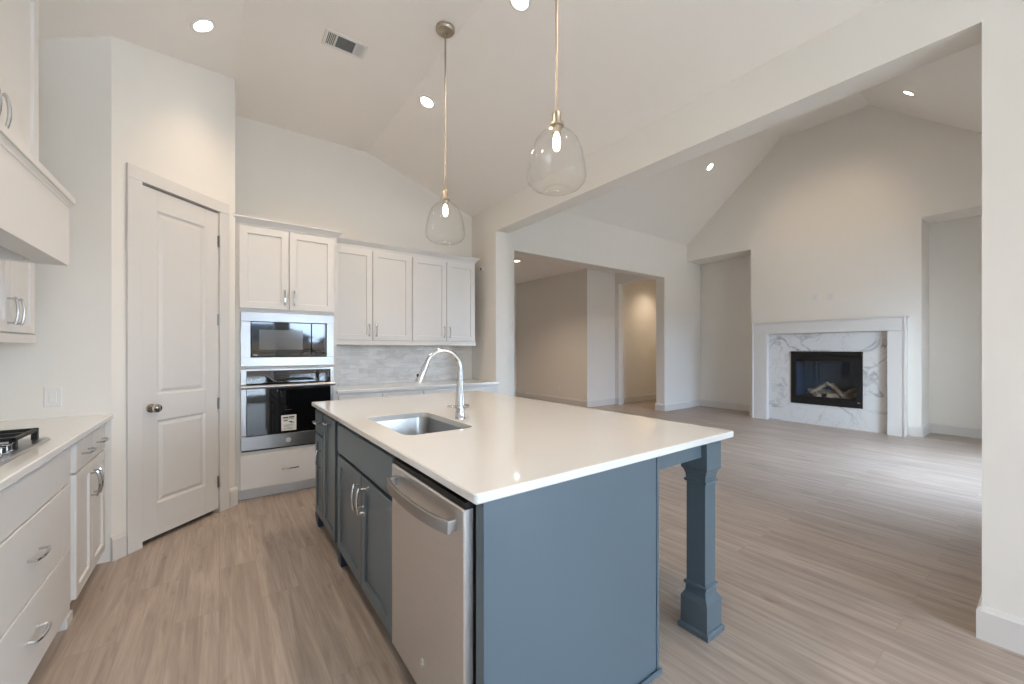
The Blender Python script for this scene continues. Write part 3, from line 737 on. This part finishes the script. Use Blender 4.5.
# faucet
fc = thing('kitchen_faucet', 'chrome gooseneck pull-down faucet behind the island sink', 'faucet', (1.120, 2.045, .914))
obj('faucet_body', MB().lathe([(.030, .0005), (.030, .006), (.027, .010), (.026, .05), (.027, .075), (.026, .082), (.0215, .16), (.0165, .245), (.0150, .288)], n=24), M_CHROME, fc, smooth=True)
R_ = .106; zc = .288
neck = [(0, 0, .28)] + [(-R_+R_*math.cos(a), 0, zc+R_*.98*math.sin(a)) for a in [math.radians(x) for x in range(0, 161, 8)]]
obj('spout', MB().tube(neck, .0135, 14), M_CHROME, fc, smooth=True)
e1 = Vector(neck[-1]); dn = (Vector(neck[-1])-Vector(neck[-2])).normalized()
hdp_ = [e1-dn*.002, e1+dn*.01, e1+dn*.05, e1+dn*.105, e1+dn*.118]
sh = obj('spray_head', MB().tube(hdp_, [.0135, .0155, .0175, .0215, .019], 16), M_CHROME, fc, smooth=True)
bt = e1+dn*.075
obj('spray_button', MB().lathe([(.009, -.004), (.009, .003), (.006, .005)], (0, 0, 0), 12).move(Matrix.Translation(bt+Vector((-.021, 0, .002))) @ Matrix.Rotation(-PI/2, 4, 'Y')), M_BLACK, sh, smooth=True)
obj('lever_handle', MB().tube([(-.010, .007, .068), (.036, -.026, .068), (.040, -.029, .068)], [.017, .017, .013], 14).tube([(-.015, .011, .068), (-.034, .025, .070), (-.056, .041, .071), (-.060, .044, .071)], [.009, .007, .006, .004], 10), M_CHROME, fc, smooth=True)

# dishwasher (in the island, faces -X)
dw = thing('dishwasher', 'stainless dishwasher with a bowed bar handle in the near end of the island', 'dishwasher', (.602, 1.622, 0), RN)
dW = .606
obj('dishwasher_tub', MB().box(.006, dW-.006, .004, .57, .105, .868), M_DARK, dw)
dd_ = obj('dishwasher_door', MB().panel(.003, dW-.003, .112, .845, [(0, 0), (0, -.028), (.004, -.032)]), M_STEEL, dw, bevel=.001)
obj('control_strip', MB().box(.004, dW-.004, -.026, .02, .846, .866), M_BLACK, dw)
obj('display', MB().box(.33, .375, -.020, -.002, .8662, .8668), M_WINGLASS, dw)
hm = MB(); zz = .790; N = 24
L = []
for i in range(N+1):
    s = -1+2*i/N; x = dW/2+s*(dW/2-.038); y = -.090+.030*s*s*abs(s)**.5
    L.append([(x, y-.006, zz-.020), (x, y+.006, zz-.020), (x, y+.006, zz+.020), (x, y-.006, zz+.020)])
hm.loops(L)
for sx in (-1, 1):
    x = dW/2+sx*(dW/2-.055); hm.box(x-.012, x+.012, -.062, -.031, zz-.017, zz+.017)
obj('handle', hm, M_STEELL, dw, bevel=.003)
obj('handle_plate', MB().panel(.05, dW-.05, .70, .825, [(0, -.0322), (0, -.0325), (.01, -.0326)]), M_STEEL, dd_)  # thin raised plate behind the handle, same steel as the door
em = MB().lathe([(.0165, -.0322), (.0165, -.0340), (.013, -.0345), (.0, -.0345)], (dW*.50+.01, 0, .222), 24, 'y')
eo = obj('emblem', em, M_STEELL, dd_)
obj('emblem_letters', monogram(dW*.50+.01, -.0348, .222, .0125), M_PLASTIC, dd_)
obj('toe_panel', MB().box(0, dW, .07, .085, .0, .104), M_BLUED, dw)
obj('levelling_foot', MB().lathe([(.014, 0), (.014, .012), (.006, .014), (.006, .104)], (.04, .045, 0), 12), M_BLACK, dw)

# ------------------------------------------------------------------ pendants
def pendant():
    r = thing('pendant_light', '', 'pendant light', (0, 0, 0))
    cz = CH-2.065
    obj('canopy', MB().lathe([(.068, cz), (.068, cz-.012), (.058, cz-.026), (.020, cz-.030), (.009, cz-.036), (.009, cz-.06)], n=32), M_NICKEL, r, smooth=True)
    obj('rod', MB().lathe([(.0062, cz-.05), (.0062, .38)], n=12), M_NICKEL, r, smooth=True)
    obj('socket', MB().lathe([(.006, .388), (.019, .383), (.022, .375), (.022, .332), (.034, .329), (.034, .317), (.022, .314), (.021, .285), (.014, .280)], n=24), M_NICKEL, r, smooth=True)
    prof = [(.032, .322), (.033, .312), (.046, .298), (.076, .277), (.103, .244), (.121, .200), (.132, .150), (.139, .105), (.1415, .075), (.137, .052), (.117, .028), (.088, .014), (.060, .009), (.052, .012), (.030, .004), (.004, .003)]
    inner = [(max(p[0]-.0025, .002), p[1]+(.0025 if p[0] < .12 and p[1] < .05 else 0)) for p in prof]
    obj('glass_shade', MB().lathe(prof+inner[::-1], n=48, cap=False), M_GLASS, r, smooth=True)
    b = obj('bulb', MB().lathe([(.010, .282), (.014, .270), (.0185, .250), (.0185, .225), (.013, .206), (.003, .198)], n=20), M_BULBG, r, smooth=True)
    f = MB()
    for k in range(4):
        a = k*PI/2; f.tube([(.003*math.cos(a), .003*math.sin(a), .272), (.009*math.cos(a), .009*math.sin(a), .245), (.003*math.cos(a), .003*math.sin(a), .215)], .0035, 6)
    obj('filament', f, M_BULB, b)
    lamp('bulb_light', 'POINT', (0, 0, .238), 5, (1, .76, .50), .012, r)
    return r
p1 = pendant(); p1.location = (1.31, 1.435, 2.065); p1['label'] = 'clear glass pendant light nearer the camera, over the island'
p2 = copy_tree(p1); p2.location = (1.31, 2.61, 2.065); p2['label'] = 'clear glass pendant light farther from the camera, in front of the upper cabinets'
for p in (p1, p2): p['group'] = 'glass pendants over the island'

# ------------------------------------------------------------------ downlights
def downlight(label, loc, nrm, power=14, rad=.055, col=(1, .78, .56)):
    r = thing('recessed_downlight', label, 'ceiling light', loc); r['group'] = 'recessed ceiling downlights'
    r.rotation_euler = Vector(nrm).to_track_quat('-Z', 'Y').to_euler()
    obj('trim_ring', MB().lathe([(rad+.022, 0.002), (rad+.022, -.004), (rad+.004, -.007), (rad, -.003), (rad, 0.002)], n=32), M_PLASTIC, r, smooth=True)
    obj('lens', MB().lathe([(rad, .0015), (rad, -.0015), (rad*.9, -.0025)], n=32), M_LAMPON, r, smooth=True)
    lamp('lamp_light', 'SPOT', (0, 0, -.03), power, col, .05, r, spot=128, blend=1.0)
    return r
nl = Vector((.53, 0, -1)).normalized(); nr = Vector((-.343, 0, -1)).normalized()
KP = 18
downlight('round downlight in the ceiling above the pantry door', (-.089, 3.415, zk(-.089)), nl, KP)
downlight('round downlight in the kitchen ceiling beside the rear pendant rod', (1.529, 3.415, zk(1.529)), nr, KP)
downlight('round downlight at the top edge of the picture beside the front pendant rod', (1.561, 2.056, zk(1.561)), nr, KP)
for x, y in ((-.088, 1.9), (1.596, .7)):
    n_ = nl if x < 0 else nr
    downlight('round kitchen downlight nearer the camera, above the '+('left counter' if x < 0 else 'near island end'), (x, y, zk(x)), n_, KP)
ll = Vector((0, -1, -1.06)).normalized()  # far slope descends to +Y
downlight('round downlight on the left slope of the living room ceiling', (7.274, 3.822, 5.27-(3.822-3.12)*1.627/1.90-.004), Vector((0, -.856, -1)).normalized(), 16)
downlight('round downlight on the right slope of the living room ceiling', (7.461, 1.222, 5.27-(1.85-1.222)*1.67/2.02-.004), Vector((0, .83, -1)).normalized(), 16)
downlight('round downlight in the foyer ceiling seen through the wide opening', (4.99, 6.68, FZ), (0, 0, -1), 48)
downlight('round downlight in the side hall ceiling', (8.9, 5.75, FZ), (0, 0, -1), 20, col=(1, .80, .58))

# ceiling vent
vt = thing('ceiling_vent', 'white louvred supply air vent in the kitchen ceiling', 'vent', (.768, 3.19, CH))
m = ringpanel(0, 0, 0, 0, (0, 0, 0, 0), 0, 0); m = MB()
vw, vd = .150, .088
m.box(-vw, vw, -vd, -vd+.022, -.005, 0).box(-vw, vw, vd-.022, vd, -.005, 0).box(-vw, -vw+.022, -vd+.022, vd-.022, -.005, 0).box(vw-.022, vw, -vd+.022, vd-.022, -.005, 0)
m.box(-.070, -.062, -vd+.022, vd-.022, -.005, 0).box(.062, .070, -vd+.022, vd-.022, -.005, 0)
obj('vent_frame', m, M_PLASTIC, vt, bevel=.002)
obj('vent_dark_sheet', MB().box(-vw+.022, vw-.022, -vd+.022, vd-.022, -.0008, -.0001), M_DARK, vt)  # dark sheet stands in for the shade up inside the duct
s = MB()
def slat(cx, cy, lx, ly, tilt, ax):
    q = MB().box(-lx/2, lx/2, -ly/2, ly/2, -.0006, .0006)
    q.move(Matrix.Translation((cx, cy, -.0034)) @ Matrix.Rotation(tilt, 4, ax)); s.add(q.v, q.f)
for i in range(5): slat(-.120+i*.0115, 0, .006, 2*vd-.044, .7, 'Y')
for i in range(5): slat(.076+i*.0115, 0, .0095, 2*vd-.044, -.3, 'Y')
for i in range(11): slat(0, -.060+i*.012, .122, .006, .7, 'X')
obj('louvre', s, M_PLASTIC, vt)

# ------------------------------------------------------------------ fireplace
def yzbox(m, x0, x1, y0, y1, z0, z1): return m.box(x0, x1, y0, y1, z0, z1)
MX0, MX1 = 8.300, XF
mt = thing('fireplace_mantel', 'white boxed mantel surround framing the marble fireplace', 'mantel', (8.41, 2.466, 0))
def rel(m): m.v = [(a-8.41, b-2.466, c) for a, b, c in m.v]; return m
obj('mantel_leg', rel(MB().box(MX0, MX1, 1.405, 1.600, 0, 1.600)), M_TRIM, mt, bevel=.002)
obj('mantel_leg', rel(MB().box(MX0, MX1, 3.285, 3.530, 0, 1.600)), M_TRIM, mt, bevel=.002)
obj('mantel_header', rel(MB().box(MX0, MX1, 1.405, 3.530, 1.602, 1.80)), M_TRIM, mt, bevel=.002)
obj('mantel_edge', rel(MB().box(MX0-.012, MX1, 1.393, 3.542, 1.802, 1.825).box(MX0-.012, MX0, 1.393, 1.418, 0, 1.80).box(MX0-.012, MX0, 3.517, 3.542, 0, 1.80)), M_TRIM, mt, bevel=.002)
fs = MB(); mx0, mx1 = 8.395, XF-.001
for y0, y1, z0, z1 in ((1.602, FB[0]-.002, .001, 1.598), (FB[1]+.002, 3.283, .001, 1.598), (FB[0]-.002, FB[1]+.002, .001, FB[2]-.002), (FB[0]-.002, FB[1]+.002, FB[3]+.002, 1.598)):
    fs.box(mx0, mx1, y0, y1, z0, z1)
tag(obj('marble_surround', fs, M_MARBLE), 'white marble slab with grey veins around the firebox', 'fireplace surround')
fb = thing('gas_fireplace', 'black gas fireplace insert with glass front and ceramic logs', 'fireplace', (8.40, 2.4155, .355))
hwY = (FB[1]-FB[0])/2-.002; fh = FB[3]-FB[2]-.004; zo = .002
fr = MB()
fr.box(-.022, .02, -hwY, -hwY+.075, zo, fh).box(-.022, .02, hwY-.075, hwY, zo, fh).box(-.022, .02, -hwY+.075, hwY-.075, zo, .140).box(-.022, .02, -hwY+.075, hwY-.075, fh-.165, fh-.075)
obj('insert_frame', fr, M_BLACK, fb, bevel=.003)
obj('top_louvre', MB().box(-.040, .02, -hwY+.004, hwY-.004, fh-.072, fh-.004), M_BLACK, fb, bevel=.006)
obj('lower_lip', MB().box(-.030, -.022, -hwY+.02, hwY-.02, zo+.01, .075), M_BLACK, fb, bevel=.003)
obj('firebox_shell', MB().box(.02, .50, -hwY+.03, -hwY+.05, .06, fh-.08).box(.02, .50, hwY-.05, hwY-.03, .06, fh-.08).box(.50, .52, -hwY+.03, hwY-.03, .06, fh-.08).box(.02, .50, -hwY+.05, hwY-.05, .06, .08).box(.02, .50, -hwY+.05, hwY-.05, fh-.10, fh-.08), M_FIREBLUE, fb)
obj('glass_front', MB().box(.004, .008, -hwY+.076, hwY-.076, .141, fh-.166), M_FGLASS, fb)
for (y, x, z, L_, a, t_, r) in ((.20, .20, .17, .30, .9, .10, .045), (-.14, .18, .16, .34, -.5, .0, .045), (.0, .34, .19, .70, .04, .02, .050), (-.12, .22, .25, .30, .8, .30, .036), (.17, .27, .26, .26, -.7, -.32, .034), (-.25, .26, .23, .24, -.9, -.25, .032), (-.05, .25, .30, .20, .2, .35, .028)):
    P_ = []
    for i in range(9):
        s_ = -.5+i/8; P_.append((x+math.sin(a)*s_*L_+.008*math.sin(i*1.7), y+math.cos(a)*s_*L_, z+t_*s_*L_*2+.007*math.cos(i*2.3)))
    obj('log', MB().tube(P_, [r*(.8 if i in (0, 8) else 1+.1*math.sin(i*2.1)) for i in range(9)], 10), M_LOG, fb, smooth=True)
obj('ember_grate', MB().box(.10, .42, -.36, .36, .081, .118), M_DARK, fb)
obj('maker_mark', MB().box(-.0235, -.0225, -hwY+.03, -hwY+.06, .085, .092), M_PLASTIC, fb)

# ------------------------------------------------------------------ plates and small devices
def plate(name, label, loc, rotz, kind, cat, group=None):
    r = thing(name, label, cat, loc, rotz, group)
    w2 = .058 if kind == 'double' else .036
    obj('cover_plate', MB().panel(-w2, w2, -.058, .058, [(0, 0), (0, -.003), (.003, -.006)]), M_PLASTIC, r)
    if kind == 'outlet':
        for z in (-.022, .022):
            f = obj('receptacle', MB().panel(-.016, .016, z-.014, z+.014, [(0, -.005), (.001, -.0075)]), M_PLASTIC, r)
            obj('slot', MB().box(-.008, -.006, -.0078, -.0072, z-.004, z+.006).box(.006, .008, -.0078, -.0072, z-.004, z+.006), M_INK, f)
    else:
        for x in ((-.023, .023) if kind == 'double' else (0,)):
            obj('rocker', MB().panel(x-.016, x+.016, -.033, .033, [(0, -.004), (.001, -.009), (.003, -.010)]), M_PLASTIC, r)
    return r
plate('light_switch', 'white rocker switch on the wall above the left counter', (-.785, P1[1], 1.035), 0, 'single', 'switch')
plate('light_switch', 'white switch on the foyer wall seen through the wide opening', (6.96, 6.36, 1.37), 0, 'single', 'switch')
plate('power_outlet', 'left white outlet plate on the wall above the mantel', (XF, 2.60, 2.235), -PI/2, 'outlet', 'outlet', 'outlets above the mantel')
plate('power_outlet', 'right white outlet plate on the wall above the mantel', (XF, 2.37, 2.235), -PI/2, 'outlet', 'outlet', 'outlets above the mantel')
plate('power_outlet', 'white outlet low on the shaded foyer wall', (6.74, 7.30, .35), -PI/2, 'outlet', 'outlet')
cb = thing('alarm_sensor', 'small white sensor with dark lens on the wall right of the upper cabinets', 'sensor', (XP, 4.50, 2.37), -PI/2)
obj('sensor_base', MB().panel(-.028, .028, -.028, .028, [(0, 0), (0, -.010), (.006, -.018)]), M_PLASTIC, cb)
obj('sensor_lens', MB().lathe([(.012, -.018), (.012, -.026), (.006, -.030)], (-.012, 0, 0), 14, 'y'), M_BLACK, cb, smooth=True)
